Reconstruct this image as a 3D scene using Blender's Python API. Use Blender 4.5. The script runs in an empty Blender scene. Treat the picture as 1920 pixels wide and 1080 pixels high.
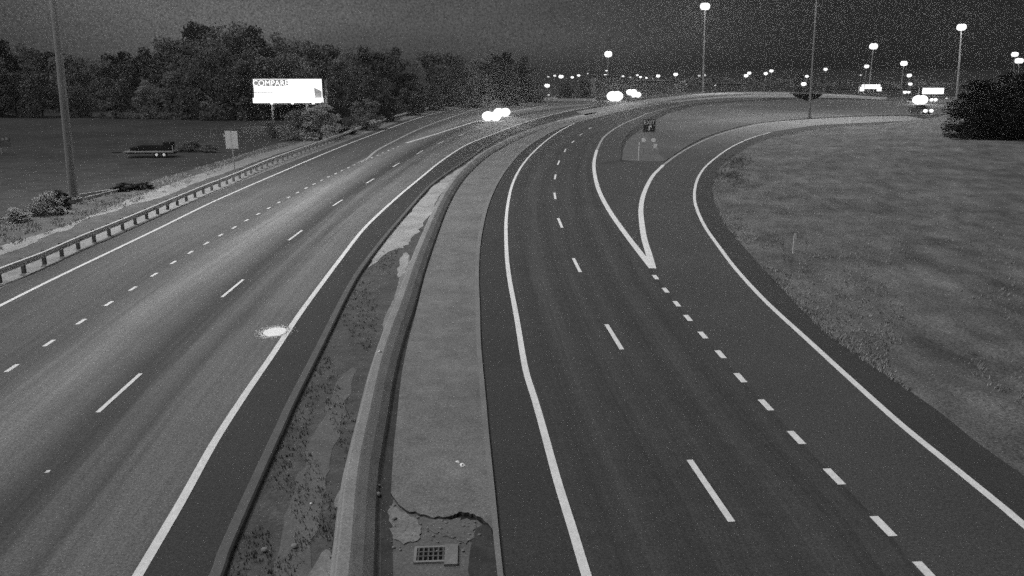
import bpy, bmesh, math, random
import numpy as np
from mathutils import Vector, Matrix, noise, geometry
random.seed(7); rng = np.random.default_rng(7)
R = math.radians
C = bpy.context.scene.collection
S = bpy.context.scene

# ------------------------------------------------------------------ camera
HAZE = .00028
F, H, YH = 1550.0, 10.0, 125.0           # focal length in photo pixels, camera height, horizon row
TH = math.atan((540 - YH) / F); CT, ST = math.cos(TH), math.sin(TH)
cam = bpy.data.cameras.new('camera'); cam.sensor_width = 36; cam.lens = 36 * F / 1920
cam.clip_start = 0.2; cam.clip_end = 9000
co = bpy.data.objects.new('camera', cam); C.objects.link(co)
co.location = (0, 0, H); co.rotation_euler = (math.pi / 2 - TH, 0, 0)
S.camera = co

def ray(x, y):
    u, v = x - 960, y - 540
    return Vector((u, F * CT - v * ST, -(F * ST + v * CT)))
def at(x, y, z=0.0):                     # ground point (height z) seen at a photo pixel
    d = ray(x, y); k = (z - H) / d.z
    return Vector((d.x * k, d.y * k, z))
def up(x, y, depth):                     # point at a given distance ahead seen at a photo pixel
    d = ray(x, y); k = depth / d.y
    return Vector((d.x * k, depth, H + d.z * k))

# ------------------------------------------------------------------ world and light
W = bpy.data.worlds.new('World'); S.world = W; W.use_nodes = True
wn, wl = W.node_tree.nodes, W.node_tree.links; wn.clear()
SUN_EL, SUN_AZ = 56, -98                 # direction the main glow of the masts comes from (azimuth from +Y, left negative)
sky = wn.new('ShaderNodeTexSky'); sky.sky_type = 'NISHITA'; sky.sun_disc = False
sky.sun_elevation = R(SUN_EL); sky.sun_rotation = R(SUN_AZ)
bw = wn.new('ShaderNodeRGBToBW'); wl.new(sky.outputs[0], bw.inputs[0])
tc = wn.new('ShaderNodeTexCoord'); mp = wn.new('ShaderNodeMapping'); mp.inputs['Scale'].default_value = (1.2, 1.2, 4.5)
mp.inputs['Location'].default_value = (0.35, 0.0, 0.2)
wl.new(tc.outputs['Generated'], mp.inputs[0])
nz = wn.new('ShaderNodeTexNoise'); nz.inputs['Scale'].default_value = 1.6; nz.inputs['Detail'].default_value = 5
nz.inputs['Roughness'].default_value = .52
wl.new(mp.outputs[0], nz.inputs['Vector'])
sep = wn.new('ShaderNodeSeparateXYZ'); wl.new(tc.outputs['Generated'], sep.inputs[0])
gx = wn.new('ShaderNodeMapRange'); gx.inputs[1].default_value = -.30; gx.inputs[2].default_value = .40
gx.inputs[3].default_value = 1.0; gx.inputs[4].default_value = 0.0; gx.interpolation_type = 'SMOOTHSTEP'
wl.new(sep.outputs[0], gx.inputs[0])      # town glow lies under the cloud deck to the west
nr = wn.new('ShaderNodeMapRange'); nr.inputs[1].default_value = .3; nr.inputs[2].default_value = .72
nr.inputs[3].default_value = .35; nr.inputs[4].default_value = 1.5
wl.new(nz.outputs[0], nr.inputs[0])
mu = wn.new('ShaderNodeMath'); mu.operation = 'MULTIPLY'; gl = wn.new('ShaderNodeMapRange'); gl.inputs[1].default_value = -.62; gl.inputs[2].default_value = -.25; gl.inputs[3].default_value = .25; gl.interpolation_type = 'SMOOTHSTEP'
wl.new(sep.outputs[0], gl.inputs[0]); gm = wn.new('ShaderNodeMath'); gm.operation = 'MULTIPLY'; wl.new(gx.outputs[0], gm.inputs[0]); wl.new(gl.outputs[0], gm.inputs[1])
wl.new(gm.outputs[0], mu.inputs[0]); wl.new(nr.outputs[0], mu.inputs[1])
ma = wn.new('ShaderNodeMath'); ma.operation = 'MULTIPLY_ADD'; wl.new(mu.outputs[0], ma.inputs[0])
ma.inputs[1].default_value = 0.98; ma.inputs[2].default_value = 0.17
# keep the measured night sky: nishita luminance only modulates it
sk = wn.new('ShaderNodeMath'); sk.operation = 'MULTIPLY_ADD'; wl.new(bw.outputs[0], sk.inputs[0]); sk.inputs[1].default_value = 0.004
wl.new(ma.outputs[0], sk.inputs[2])
bg = wn.new('ShaderNodeBackground'); bg.inputs['Strength'].default_value = 0.10
fg = wn.new('ShaderNodeTexNoise'); fg.inputs['Scale'].default_value = 520; fg.inputs['Detail'].default_value = 1; wl.new(tc.outputs['Generated'], fg.inputs['Vector'])
fr_ = wn.new('ShaderNodeMapRange'); fr_.inputs[1].default_value = .25; fr_.inputs[2].default_value = .75; fr_.inputs[3].default_value = .55; fr_.inputs[4].default_value = 1.45; wl.new(fg.outputs[0], fr_.inputs[0])
fm = wn.new('ShaderNodeMath'); fm.operation = 'MULTIPLY'; wl.new(sk.outputs[0], fm.inputs[0]); wl.new(fr_.outputs[0], fm.inputs[1])
wl.new(fm.outputs[0], bg.inputs['Color'])
out = wn.new('ShaderNodeOutputWorld'); wl.new(bg.outputs[0], out.inputs[0])

sd = bpy.data.lights.new('sun', 'SUN'); sd.energy = 2.0; sd.angle = R(55); sd.color = (1, 1, 1)
so = bpy.data.objects.new('sun', sd); C.objects.link(so)
dirv = Vector((math.sin(R(SUN_AZ)) * math.cos(R(SUN_EL)), math.cos(R(SUN_AZ)) * math.cos(R(SUN_EL)), math.sin(R(SUN_EL))))
so.rotation_euler = dirv.to_track_quat('Z', 'Y').to_euler()
S.view_settings.view_transform = 'Standard'; S.view_settings.look = 'None'
S.view_settings.exposure = 0; S.view_settings.gamma = 1; S.view_settings.use_curve_mapping = False
S.cycles.use_denoising = False; S.cycles.use_adaptive_sampling = True; S.cycles.adaptive_threshold = .14; S.cycles.adaptive_min_samples = 24
S.cycles.max_bounces = 4; S.cycles.sample_clamp_indirect = .35; S.cycles.sample_clamp_direct = 1.25

# ------------------------------------------------------------------ materials (all grey: the place is seen in infra-red monochrome)
def mat(name, v, rough=.9, var=0, scale=5, fine=0, fscale=60, spec=.3, bump=0, bscale=30, stretch=None, uv=False, streak=0, metal=0, blot=None, far=None):
    m = bpy.data.materials.new(name); m.use_nodes = True
    n, l = m.node_tree.nodes, m.node_tree.links
    b = n['Principled BSDF']; b.inputs['Roughness'].default_value = rough; b.inputs['Metallic'].default_value = metal
    b.inputs['Specular IOR Level'].default_value = spec
    b.inputs['Base Color'].default_value = (v, v, v, 1)
    t = n.new('ShaderNodeTexCoord'); src = t.outputs['UV' if uv else 'Object']
    if stretch:
        q = n.new('ShaderNodeMapping'); q.inputs['Scale'].default_value = stretch; l.new(src, q.inputs[0]); ssrc = q.outputs[0]
    else: ssrc = src
    cur = None
    def mulnoise(s, sc, amp, det, rgh=.6):
        nonlocal cur
        z = n.new('ShaderNodeTexNoise'); z.inputs['Scale'].default_value = sc; z.inputs['Detail'].default_value = det
        z.inputs['Roughness'].default_value = rgh; l.new(s, z.inputs['Vector'])
        r = n.new('ShaderNodeMapRange'); r.inputs[1].default_value = .25; r.inputs[2].default_value = .75
        r.inputs[3].default_value = 1 - amp; r.inputs[4].default_value = 1 + amp; l.new(z.outputs[0], r.inputs[0])
        if cur is None:
            k = n.new('ShaderNodeMath'); k.operation = 'MULTIPLY'; k.inputs[0].default_value = v; l.new(r.outputs[0], k.inputs[1])
        else:
            k = n.new('ShaderNodeMath'); k.operation = 'MULTIPLY'; l.new(cur, k.inputs[0]); l.new(r.outputs[0], k.inputs[1])
        cur = k.outputs[0]
    if var: mulnoise(ssrc, scale, var, 6)
    if fine: mulnoise(t.outputs['Object'], fscale, fine, 2, .8)
    if blot: mulnoise(t.outputs['Object'], blot[0], blot[1], 4, .7)
    if streak:                                    # lane wear, with reflections painted in on the left road: ramp across the carriageway (UV x), broken by noise
        q = n.new('ShaderNodeMapping'); q.inputs['Scale'].default_value = (55, .05, 1); l.new(t.outputs['UV'], q.inputs[0])
        z = n.new('ShaderNodeTexNoise'); z.inputs['Scale'].default_value = 1; z.inputs['Detail'].default_value = 3; l.new(q.outputs[0], z.inputs['Vector'])
        s2 = n.new('ShaderNodeSeparateXYZ'); l.new(t.outputs['UV'], s2.inputs[0])
        ad = n.new('ShaderNodeMath'); ad.operation = 'MULTIPLY_ADD'; l.new(z.outputs[0], ad.inputs[0]); ad.inputs[1].default_value = .035; l.new(s2.outputs[0], ad.inputs[2])
        cr = n.new('ShaderNodeValToRGB'); e = cr.color_ramp.elements
        stops = [(p, c / 2) for p, c in streak]
        e[0].position = stops[0][0]; e[0].color = (stops[0][1],) * 3 + (1,)
        e[1].position = stops[-1][0]; e[1].color = (stops[-1][1],) * 3 + (1,)
        for p, c in stops[1:-1]:
            w = e.new(p); w.color = (c, c, c, 1)
        cr.color_ramp.interpolation = 'CARDINAL'
        l.new(ad.outputs[0], cr.inputs[0])
        k = n.new('ShaderNodeMath'); k.operation = 'MULTIPLY'; l.new(cur, k.inputs[0]); l.new(cr.outputs[0], k.inputs[1])
        r = n.new('ShaderNodeMapRange'); r.inputs[1].default_value = .3; r.inputs[2].default_value = .7; r.inputs[3].default_value = 1.68; r.inputs[4].default_value = 2.32
        l.new(z.outputs[0], r.inputs[0])
        k2 = n.new('ShaderNodeMath'); k2.operation = 'MULTIPLY'; l.new(k.outputs[0], k2.inputs[0]); l.new(r.outputs[0], k2.inputs[1]); cur = k2.outputs[0]
    if far:                                       # far lamp light painted in, paler farther along (object Y)
        s3 = n.new('ShaderNodeSeparateXYZ'); l.new(t.outputs['Object'], s3.inputs[0])
        r = n.new('ShaderNodeMapRange'); r.interpolation_type = 'SMOOTHSTEP'; r.inputs[1].default_value = far[0]; r.inputs[2].default_value = far[1]; r.inputs[3].default_value = 1; r.inputs[4].default_value = far[2]
        l.new(s3.outputs[1], r.inputs[0]); k = n.new('ShaderNodeMath'); k.operation = 'MULTIPLY'; l.new(cur, k.inputs[0]); l.new(r.outputs[0], k.inputs[1]); cur = k.outputs[0]
    if cur is not None: l.new(cur, b.inputs['Base Color'])
    if bump:
        z = n.new('ShaderNodeTexNoise'); z.inputs['Scale'].default_value = bscale; z.inputs['Detail'].default_value = 5; l.new(t.outputs['Object'], z.inputs['Vector'])
        bp = n.new('ShaderNodeBump'); bp.inputs['Strength'].default_value = bump; bp.inputs['Distance'].default_value = .05
        l.new(z.outputs[0], bp.inputs['Height']); l.new(bp.outputs[0], b.inputs['Normal'])
    return m
def glow(name, e, v=.8, halo=False):
    m = mat(name, v); b = m.node_tree.nodes['Principled BSDF']
    b.inputs['Emission Color'].default_value = (1, 1, 1, 1); b.inputs['Emission Strength'].default_value = e
    if not halo: m.cycles.emission_sampling = 'NONE'
    return m
M = {}
M['asphalt_l'] = mat('worn_asphalt_painted_reflections', .120, var=.12, scale=.25, fine=.55, fscale=16, blot=(4, .14), bump=.25, bscale=40,
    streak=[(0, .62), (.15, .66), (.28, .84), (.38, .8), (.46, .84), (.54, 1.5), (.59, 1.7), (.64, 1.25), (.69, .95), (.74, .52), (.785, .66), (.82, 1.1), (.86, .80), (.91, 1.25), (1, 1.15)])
M['asphalt_far'] = mat('grey_asphalt', .11, var=.15, scale=.25, fine=.55, fscale=16, blot=(4, .14))
M['asphalt_r'] = mat('dark_asphalt', .060, var=.13, scale=.2, fine=.55, fscale=16, blot=(4, .14), bump=.25, bscale=40)
M['asphalt_lanes'] = mat('wheel_worn_asphalt', .056, var=.15, scale=.2, fine=.55, fscale=16, blot=(2.5, .2), bump=.25, bscale=40,
    streak=[(0, .85), (.06, .95), (.14, .82), (.24, 1.12), (.34, .84), (.44, 1.02), (.5, .9), (.58, 1.0), (.68, .8), (.78, 1.1), (.88, .82), (.95, 1.05), (1, .9)])
M['asphalt_ramp'] = mat('ramp_asphalt', .064, far=(92, 145, 2.6), var=.15, scale=.2, fine=.55, fscale=16, blot=(4, .14), bump=.25, bscale=40)
M['shoulder'] = mat('shoulder_asphalt', .045, var=.12, scale=.3, fine=.55, fscale=16, blot=(4, .14), bump=.25, bscale=40)
M['line'] = mat('road_paint', .74, var=.10, scale=1.5, fine=.16, fscale=25, blot=(6, .1))
M['line_thin'] = mat('worn_road_paint', .36, var=.12, scale=1.5, fine=.16, fscale=25)
M['slab'] = mat('median_concrete', .165, var=.22, scale=.35, fine=.45, fscale=16, blot=(1.6, .22), bump=.15)
M['gutter'] = mat('gutter_concrete', .19, var=.16, scale=.8, fine=.25, fscale=16)
M['barrier'] = mat('barrier_concrete', .26, var=.25, scale=.6, fine=.35, fscale=14, bump=.2)
M['curb'] = mat('curb_concrete', .105, var=.2, scale=.9, fine=.25, fscale=14)
M['gravel'] = mat('pale_gravel', .33, var=.30, scale=.6, fine=.45, fscale=14, bump=.4, bscale=14, blot=(3, .15))
M['palesoil'] = mat('pale_soil', .20, var=.25, scale=.8, fine=.3, fscale=12, bump=.4, bscale=10, blot=(2.5, .25))
M['palesoil2'] = mat('gravelly_grass', .115, var=.2, scale=.5, fine=.4, fscale=9)
M['shoulder_conc'] = mat('pale_far_concrete', .22, var=.15, scale=.1, fine=.2, fscale=8)
M['dirt'] = mat('median_dirt', .080, var=.30, scale=.5, fine=.35, fscale=12, bump=.7, bscale=8, blot=(2.2, .4))
M['worn'] = mat('worn_dirt', .125, var=.2, scale=.8, fine=.35, fscale=14, bump=.3, bscale=10, blot=(2, .15))
M['dark_dirt'] = mat('damp_dirt', .045, var=.4, scale=1, fine=.3, fscale=14, bump=.5, bscale=10, blot=(2.5, .35))
M['ground'] = mat('night_field', .032, var=.55, scale=.06, fine=.5, fscale=9, blot=(.5, .5))  # the field's lack of light is put into this dark base
M['far_ground'] = mat('far_night_field', .034, var=.25, scale=.01)
M['grass'] = mat('mown_grass', .110, var=.50, scale=1, stretch=(9, .22, 1), uv=True, fine=.75, fscale=12, blot=(.2, .55), bump=1.0, bscale=6)
M['grass_island'] = mat('island_grass', .090, var=.35, scale=.08, fine=.3, fscale=9, blot=(.5, .2), bump=.6, bscale=3)
M['verge'] = mat('verge_grass', .072, var=.3, scale=.3, fine=.3, fscale=10, blot=(.9, .35), bump=.7, bscale=4)
M['blade'] = mat('grass_blades', .32, rough=.8, var=.3, scale=3)
M['blade_dark'] = mat('dark_weeds', .11, rough=.8, var=.3, scale=3)
M['steel'] = mat('galvanised_steel', .30, rough=.55, metal=.0, var=.12, scale=2)
M['rail'] = mat('guardrail_steel', .62, rough=.5, var=.15, scale=1.5, fine=.1, fscale=20)
M['post'] = mat('weathered_post', .13, var=.3, scale=6)
M['pole'] = mat('mast_steel', .27, rough=.6, var=.12, scale=1)
M['darkpole'] = mat('dark_mast_steel', .20, rough=.6, var=.1, scale=1)
M['conc'] = mat('plain_concrete', .22, var=.2, scale=2)
M['bark'] = mat('bark', .05, var=.3, scale=4)
M['leaf'] = [mat('foliage_%s' % k, v, rough=.8, var=.35, scale=.25, spec=.1, blot=(.12, .45)) for k, v in (('dark', .11), ('mid', .16), ('pale', .22), ('bright', .34))]
M['leaf_black'] = mat('foliage_unlit', .013, rough=.9, var=.4, scale=.4, spec=.05)  # unlit darkness of the right hand trees put into the leaf colour
M['lamp'] = glow('lamp_glass_and_glare', 9); M['lampdim'] = glow('dim_lamp_glass', .35); M['lampmid'] = glow('weak_lamp_glass', .8)
M['head'] = glow('headlight_glass', 500, halo=False); M['mastlamp'] = glow('mast_lamp_glass', 500, halo=False)
M['screen'] = glow('billboard_screen', 3.2); M['canopy'] = glow('lit_canopy', 5)
M['sign'] = mat('sign_sheet', .28, rough=.5, var=.1, scale=3); M['signdark'] = mat('dark_sign_sheet', .045)
M['white'] = mat('white_reflective', .85); M['ink'] = mat('billboard_ink', .02); M['inkg'] = glow('grey_screen_print', .22, .1)
M['reflector'] = mat('reflector', .95); M['black'] = mat('black_rubber', .012); M['glass'] = mat('dark_glass', .02, rough=.1, spec=.5)
M['car'] = [mat('car_paint_%s' % k, v, rough=.3, spec=.5) for k, v in (('dark', .05), ('silver', .22), ('white', .5))]
M['pane'] = mat('window_glass', .05, rough=.2, spec=.5)
M['wall'] = mat('building_wall', .17, var=.25, scale=.2); M['wall2'] = mat('dark_building_wall', .05, var=.25, scale=.2); M['roof'] = mat('roof_sheet', .04)
M['rust2'] = mat('worn_iron', .10, var=.3, scale=20)
M['rust'] = mat('rusty_iron', .03, var=.3, scale=20); M['wood'] = mat('pale_timber', .24, var=.3, scale=2)

# ------------------------------------------------------------------ helpers
def mesh(name, v, f, m, smooth=False):
    me = bpy.data.meshes.new(name); me.from_pydata([tuple(p) for p in v], [], f)
    if m: me.materials.append(m)
    if smooth: me.shade_smooth()
    return me
def link(name, me, parent=None, loc=(0, 0, 0), rz=0):
    o = bpy.data.objects.new(name, me); C.objects.link(o); o.location = loc; o.rotation_euler.z = rz
    if parent: o.parent = parent
    return o
def tag(o, label=None, cat=None, group=None, kind=None):
    if label: o['label'] = label
    if cat: o['category'] = cat
    if group: o['group'] = group
    if kind: o['kind'] = kind
    return o
def thing(name, label, cat, loc=(0, 0, 0), rz=0, group=None):
    return tag(link(name, None, None, loc, rz), label, cat, group)
def struct(name, v, f, m, parent=None, label=None):
    o = link(name, mesh(name, v, f, m), parent)
    if not parent: o['kind'] = 'structure'
    if label: o['label'] = label
    return o
class MB:
    def __init__(s): s.v, s.f = [], []
    def add(s, v, f):
        k = len(s.v); s.v += [tuple(p) for p in v]; s.f += [tuple(i + k for i in q) for q in f]; return s
    def box(s, c, d, rz=0, tx=0):
        q = Matrix.Rotation(rz, 3, 'Z') @ Matrix.Rotation(tx, 3, 'X'); c = Vector(c)
        v = [c + q @ Vector((a * d[0] / 2, b * d[1] / 2, e * d[2] / 2)) for e in (-1, 1) for a, b in ((-1, -1), (1, -1), (1, 1), (-1, 1))]
        return s.add(v, [(3, 2, 1, 0), (4, 5, 6, 7), (0, 1, 5, 4), (1, 2, 6, 5), (2, 3, 7, 6), (3, 0, 4, 7)])
    def tube(s, a, b, ra, rb=None, n=8):
        a, b = Vector(a), Vector(b); rb = ra if rb is None else rb
        d = (b - a).normalized(); x = d.orthogonal().normalized(); y = d.cross(x)
        v = [p + (x * math.cos(t) + y * math.sin(t)) * r for p, r in ((a, ra), (b, rb)) for t in [2 * math.pi * i / n for i in range(n)]]
        return s.add(v, [(i, (i + 1) % n, n + (i + 1) % n, n + i) for i in range(n)] + [tuple(range(n - 1, -1, -1)), tuple(range(n, 2 * n))])
    def ball(s, c, r, n=8, sq=1, sx=1):
        v = [];
        for i in range(1, n):
            for j in range(2 * n):
                t, p = math.pi * i / n, math.pi * j / n
                v.append((c[0] + r * sx * math.sin(t) * math.cos(p), c[1] + r * math.sin(t) * math.sin(p), c[2] + r * sq * math.cos(t)))
        k = 2 * n; v += [(c[0], c[1], c[2] + r * sq), (c[0], c[1], c[2] - r * sq)]
        f = [(i * k + j, (i + 1) * k + j, (i + 1) * k + (j + 1) % k, i * k + (j + 1) % k) for i in range(n - 2) for j in range(k)]
        f += [(len(v) - 2, j, (j + 1) % k) for j in range(k)] + [(len(v) - 1, (n - 2) * k + (j + 1) % k, (n - 2) * k + j) for j in range(k)]
        return s.add(v, f)
    def prism(s, poly, y0, y1):       # poly in x,z, extruded along y
        n = len(poly); v = [(p[0], y0, p[1]) for p in poly] + [(p[0], y1, p[1]) for p in poly]
        return s.add(v, [(i, (i + 1) % n, n + (i + 1) % n, n + i) for i in range(n)] + [tuple(range(n - 1, -1, -1)), tuple(range(n, 2 * n))])
    def build(s, name, m, parent=None, loc=(0, 0, 0), rz=0, smooth=False):
        return link(name, mesh(name, s.v, s.f, m, smooth), parent, loc, rz)

def spline(pts, sub=10):              # Catmull-Rom in the picture
    p = [np.array(q, float) for q in pts]; p = [2 * p[0] - p[1]] + p + [2 * p[-1] - p[-2]]; o = []
    for i in range(1, len(p) - 2):
        a, b, c, d = p[i - 1:i + 3]
        for k in range(sub):
            t = k / sub
            o.append(.5 * (2 * b + (c - a) * t + (2 * a - 5 * b + 4 * c - d) * t * t + (3 * b - a - 3 * c + d) * t ** 3))
    o.append(p[-2]); return np.array(o)
def resamp(c, n):
    d = np.r_[0, np.cumsum(np.linalg.norm(np.diff(c, axis=0), axis=1))]; t = np.linspace(0, d[-1], n)
    return np.c_[np.interp(t, d, c[:, 0]), np.interp(t, d, c[:, 1])]
def ground(pts, z=0.0, n=None):
    c = spline(pts)
    if n: c = resamp(c, n)
    return [at(x, y, z) for x, y in c]
def ribbon(name, A, B, z, m, n=160, parent=None, across=4):
    a, b = ground(A, z, n), ground(B, z, n); v, f, uv = [], [], []
    L = 0
    for i in range(n):
        if i: L += (a[i] - a[i - 1]).length
        for j in range(across + 1):
            t = j / across; v.append(a[i].lerp(b[i], t)); uv.append((t, L))
    w = across + 1
    for i in range(n - 1):
        for j in range(across): f.append((i * w + j, i * w + j + 1, (i + 1) * w + j + 1, (i + 1) * w + j))
    o = struct(name, v, f, m, parent)
    ul = o.data.uv_layers.new(name='UVMap')
    for lp in o.data.loops: ul.data[lp.index].uv = uv[lp.vertex_index]
    return o
CR = mesh('rubble', *(lambda b: (b.v, b.f))(MB().ball((0, 0, 0), 1, 3)), M['conc'])
def patch(name, pts, z, m, parent=None, wob=0, smooth=True, kind='structure'):
    c = spline(list(pts) + [pts[0]], 6)[:-1] if smooth else np.array(pts, float)
    v = [at(x, y, z) for x, y in c]
    if wob: v = [p + Vector((noise.noise(p * 1.3), noise.noise(p * 1.3 + Vector((9, 0, 0))), 0)) * wob for p in v]
    for p in v: p.z = z
    f = [tuple(q) for q in geometry.tessellate_polygon([v])]
    o = link(name, mesh(name, v, f, m), parent)
    if not parent: o['kind'] = kind
    # make sure the faces look up
    bm = bmesh.new(); bm.from_mesh(o.data); bmesh.ops.recalc_face_normals(bm, faces=bm.faces)
    if bm.faces and sum(q.normal.z * q.calc_area() for q in bm.faces) < 0: bmesh.ops.reverse_faces(bm, faces=bm.faces)
    bm.to_mesh(o.data); bm.free(); return o
def line(name, pts, w, z, m, parent=None, w2=None, n=None, world=None):
    c = world or ground(pts, z, n); v, f = [], []; N = len(c)
    for i, p in enumerate(c):
        d = (c[min(i + 1, N - 1)] - c[max(i - 1, 0)]).normalized(); q = Vector((d.y, -d.x, 0))
        ww = w if w2 is None else w + (w2 - w) * i / (N - 1)
        v += [p - q * ww / 2, p + q * ww / 2]
        if i: f.append((2 * i - 2, 2 * i - 1, 2 * i + 1, 2 * i))
    o = link(name, mesh(name, v, f, m), parent)
    if not parent: o['kind'] = 'structure'
    return o
def sweep(name, path, prof, m, parent=None, closed=True):  # prof: (side, z) ; side>0 = right of the walking direction
    v, f = [], []; N = len(path); k = len(prof)
    for i, p in enumerate(path):
        d = (path[min(i + 1, N - 1)] - path[max(i - 1, 0)]); d.z = 0; d.normalize(); q = Vector((d.y, -d.x, 0))
        v += [Vector((p.x, p.y, 0)) + q * a + Vector((0, 0, b)) for a, b in prof]
        if i:
            o = (i - 1) * k
            f += [(o + j, o + (j + 1) % k, o + k + (j + 1) % k, o + k + j) for j in range(k if closed else k - 1)]
    if closed: f += [tuple(range(k)), tuple(range((N - 1) * k + k - 1, (N - 1) * k - 1, -1))]
    return link(name, mesh(name, v, f, m), parent)
def even(path, step):                 # points and headings every step metres
    o = []; L = 0; nxt = 0
    for a, b in zip(path, path[1:]):
        d = (b - a).length
        while nxt <= L + d and d > 1e-6:
            o.append((a.lerp(b, (nxt - L) / d), (b - a).normalized())); nxt += step
        L += d
    return o

# ------------------------------------------------------------------ picture-traced edges, all put down on the level ground
OUT_L = [(-420, 760), (-200, 642), (0, 541), (87, 499), (175, 457), (275, 412), (390, 366), (480, 329), (560, 298), (640, 268), (700, 246), (770, 222), (850, 202), (905, 194), (970, 190), (1050, 189), (1120, 189)]
RAIL = [(-200, 586), (-80, 535), (0, 502), (75, 474), (150, 442), (225, 412), (300, 381), (375, 350), (432, 328), (500, 300), (575, 273), (640, 250), (690, 232), (757, 212), (840, 194), (902, 185), (965, 182), (1045, 183)]
EDGE_LL = [(-300, 727), (-140, 645), (0, 573), (100, 523), (200, 475), (300, 427), (400, 378), (512, 329), (625, 281), (700, 252), (770, 226), (825, 210), (880, 199), (950, 193), (1050, 191)]
EDGE_LR = [(120, 1320), (190, 1195), (258, 1079), (337, 945), (400, 832), (457, 743), (510, 666), (560, 591), (600, 536), (642, 480), (683, 428), (740, 374), (790, 332), (830, 300), (872, 273), (910, 257), (965, 236), (1002, 224), (1052, 211), (1110, 200)]
CURB = [(250, 1430), (330, 1240), (395, 1082), (409, 1042), (460, 928), (515, 810), (537, 762), (592, 655), (639, 562), (669, 511), (711, 455), (757, 401), (800, 353), (837, 325), (875, 300), (905, 278), (940, 259), (990, 240), (1045, 222), (1110, 208)]
BAR = [(715, 1350), (722, 1200), (727, 1080), (731, 925), (738, 840), (742, 805), (752, 710), (765, 642), (780, 585), (797, 517), (817, 455), (840, 392), (865, 346), (895, 312), (927, 287), (965, 266), (1002, 249), (1040, 236), (1115, 219), (1180, 204), (1250, 192), (1310, 184), (1400, 178), (1500, 178), (1590, 181), (1660, 186)]
SLAB_R = [(990, 1350), (962, 1200), (944, 1080), (929, 931), (918, 825), (910, 735), (902, 647), (900, 580), (898, 511), (902, 450), (914, 392), (933, 345), (960, 305), (990, 275), (1030, 250), (1070, 233), (1120, 220), (1180, 205.5), (1250, 194)]
EDGE_RL = [(1190, 1350), (1138, 1200), (1100, 1080), (1074, 994), (1046, 904), (1018, 802), (1003, 750), (985, 690), (969, 597), (954, 515), (949, 455), (950, 400), (961, 345), (985, 302), (1025, 263), (1065, 237), (1100, 223), (1150, 210), (1210, 199), (1280, 190)]
DASH_R = [((1293, 862), (1372, 978)), ((1137, 608), (1166, 655)), ((1075, 484), (1088, 510)), ((1046.5, 409), (1054, 427)), ((1039.5, 361), (1041.5, 373)), ((1042, 327), (1040, 336)), ((1049, 301), (1045.5, 309)), ((1061, 279), (1058, 285)), ((1076, 264), (1072, 268)), ((1092, 250.5), (1087, 253.5)), ((1109, 239), (1104, 241.5))]
V1 = [(1223, 503), (1194, 466), (1169, 433), (1142, 394), (1123, 357), (1115, 326), (1114, 303), (1119, 281)]
V1b = [(1119, 281), (1130, 260), (1147, 245), (1167, 233), (1197, 220), (1215, 212.5), (1257, 201), (1299, 193), (1351, 188), (1420, 186)]
V2 = [(1224, 503), (1216, 474), (1208, 447), (1203, 415), (1202, 388), (1208, 361), (1223, 331), (1244, 309)]
V2b = [(1244, 309), (1267, 292), (1290, 278), (1320, 263), (1351, 251), (1392, 240), (1434, 232), (1500, 226), (1600, 221)]
RAMP_R = [(2240, 1250), (2080, 1115), (1920, 984), (1881, 951), (1785, 873), (1689, 795), (1593, 709), (1511, 634), (1438, 567), (1383, 508), (1350, 465), (1322, 425), (1306, 390), (1302, 364), (1307, 338), (1319, 317), (1338, 299), (1369, 277), (1405, 260), (1445, 248), (1500, 239), (1560, 233), (1640, 228)]
OUT_R = [(2330, 1190), (2120, 1035), (1920, 892), (1833, 830), (1761, 772), (1670, 709), (1559, 632), (1488, 564), (1438, 511), (1392, 460), (1364, 426), (1345, 392), (1337, 362), (1342, 333), (1352, 313), (1370, 297), (1398, 279), (1434, 262), (1480, 251), (1546, 241), (1620, 235), (1700, 232)]

# ------------------------------------------------------------------ setting
struct('ground', [(-3500, -60, -.04), (3500, -60, -.04), (3500, 6000, -.04), (-3500, 6000, -.04)], [(0, 1, 2, 3)], M['ground'])
struct('far_field', [(-3400, 330, -.02), (3400, 330, -.02), (3400, 5900, -.02), (-3400, 5900, -.02)], [(0, 1, 2, 3)], M['far_ground'])
# the left carriageway: lit worn asphalt, joined by the shoulder strip right of its edge line
ribbon('left_road', OUT_L, EDGE_LR[:-1] + [(1120, 199)], .000, M['asphalt_l'], across=6)
ribbon('left_shoulder', EDGE_LR, CURB, .0, M['shoulder'])
ribbon('right_shoulder', SLAB_R, EDGE_RL[:17] + [(1115, 220), (1180, 204.5), (1250, 193.5)], .0, M['shoulder'])
patch('right_road', [(1190, 1350), (1100, 1080), (1046, 904), (1003, 750), (969, 597), (954, 515), (949, 455), (950, 400), (961, 345), (985, 302), (1025, 263), (1065, 237), (1100, 223), (1150, 210), (1210, 199), (1310, 186.5), (1430, 182.5),
      (1420, 188.5), (1351, 190), (1299, 195), (1257, 204), (1225, 217), (1200, 232), (1180, 248), (1166, 268), (1163, 302), (1245, 303.5), (1223, 345), (1212, 400), (1226, 503), (1290, 596), (1388, 708), (1564, 893), (1670, 1000), (2000, 1350)], -.004, M['asphalt_r'], smooth=False)
RIN = [(2000, 1350), (1820, 1160), (1656, 986), (1564, 893), (1493, 820), (1436, 759), (1388, 708), (1351, 664), (1318, 628), (1290, 596), (1269, 569), (1248, 544), (1226, 512), (1214, 474), (1206, 445), (1201, 415), (1200, 388), (1206, 361), (1221, 331), (1242, 309), (1265, 291), (1289, 276.5), (1319, 261), (1350, 249.5), (1391, 238), (1433, 230), (1500, 224.5), (1600, 219), (1700, 217)]
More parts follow.
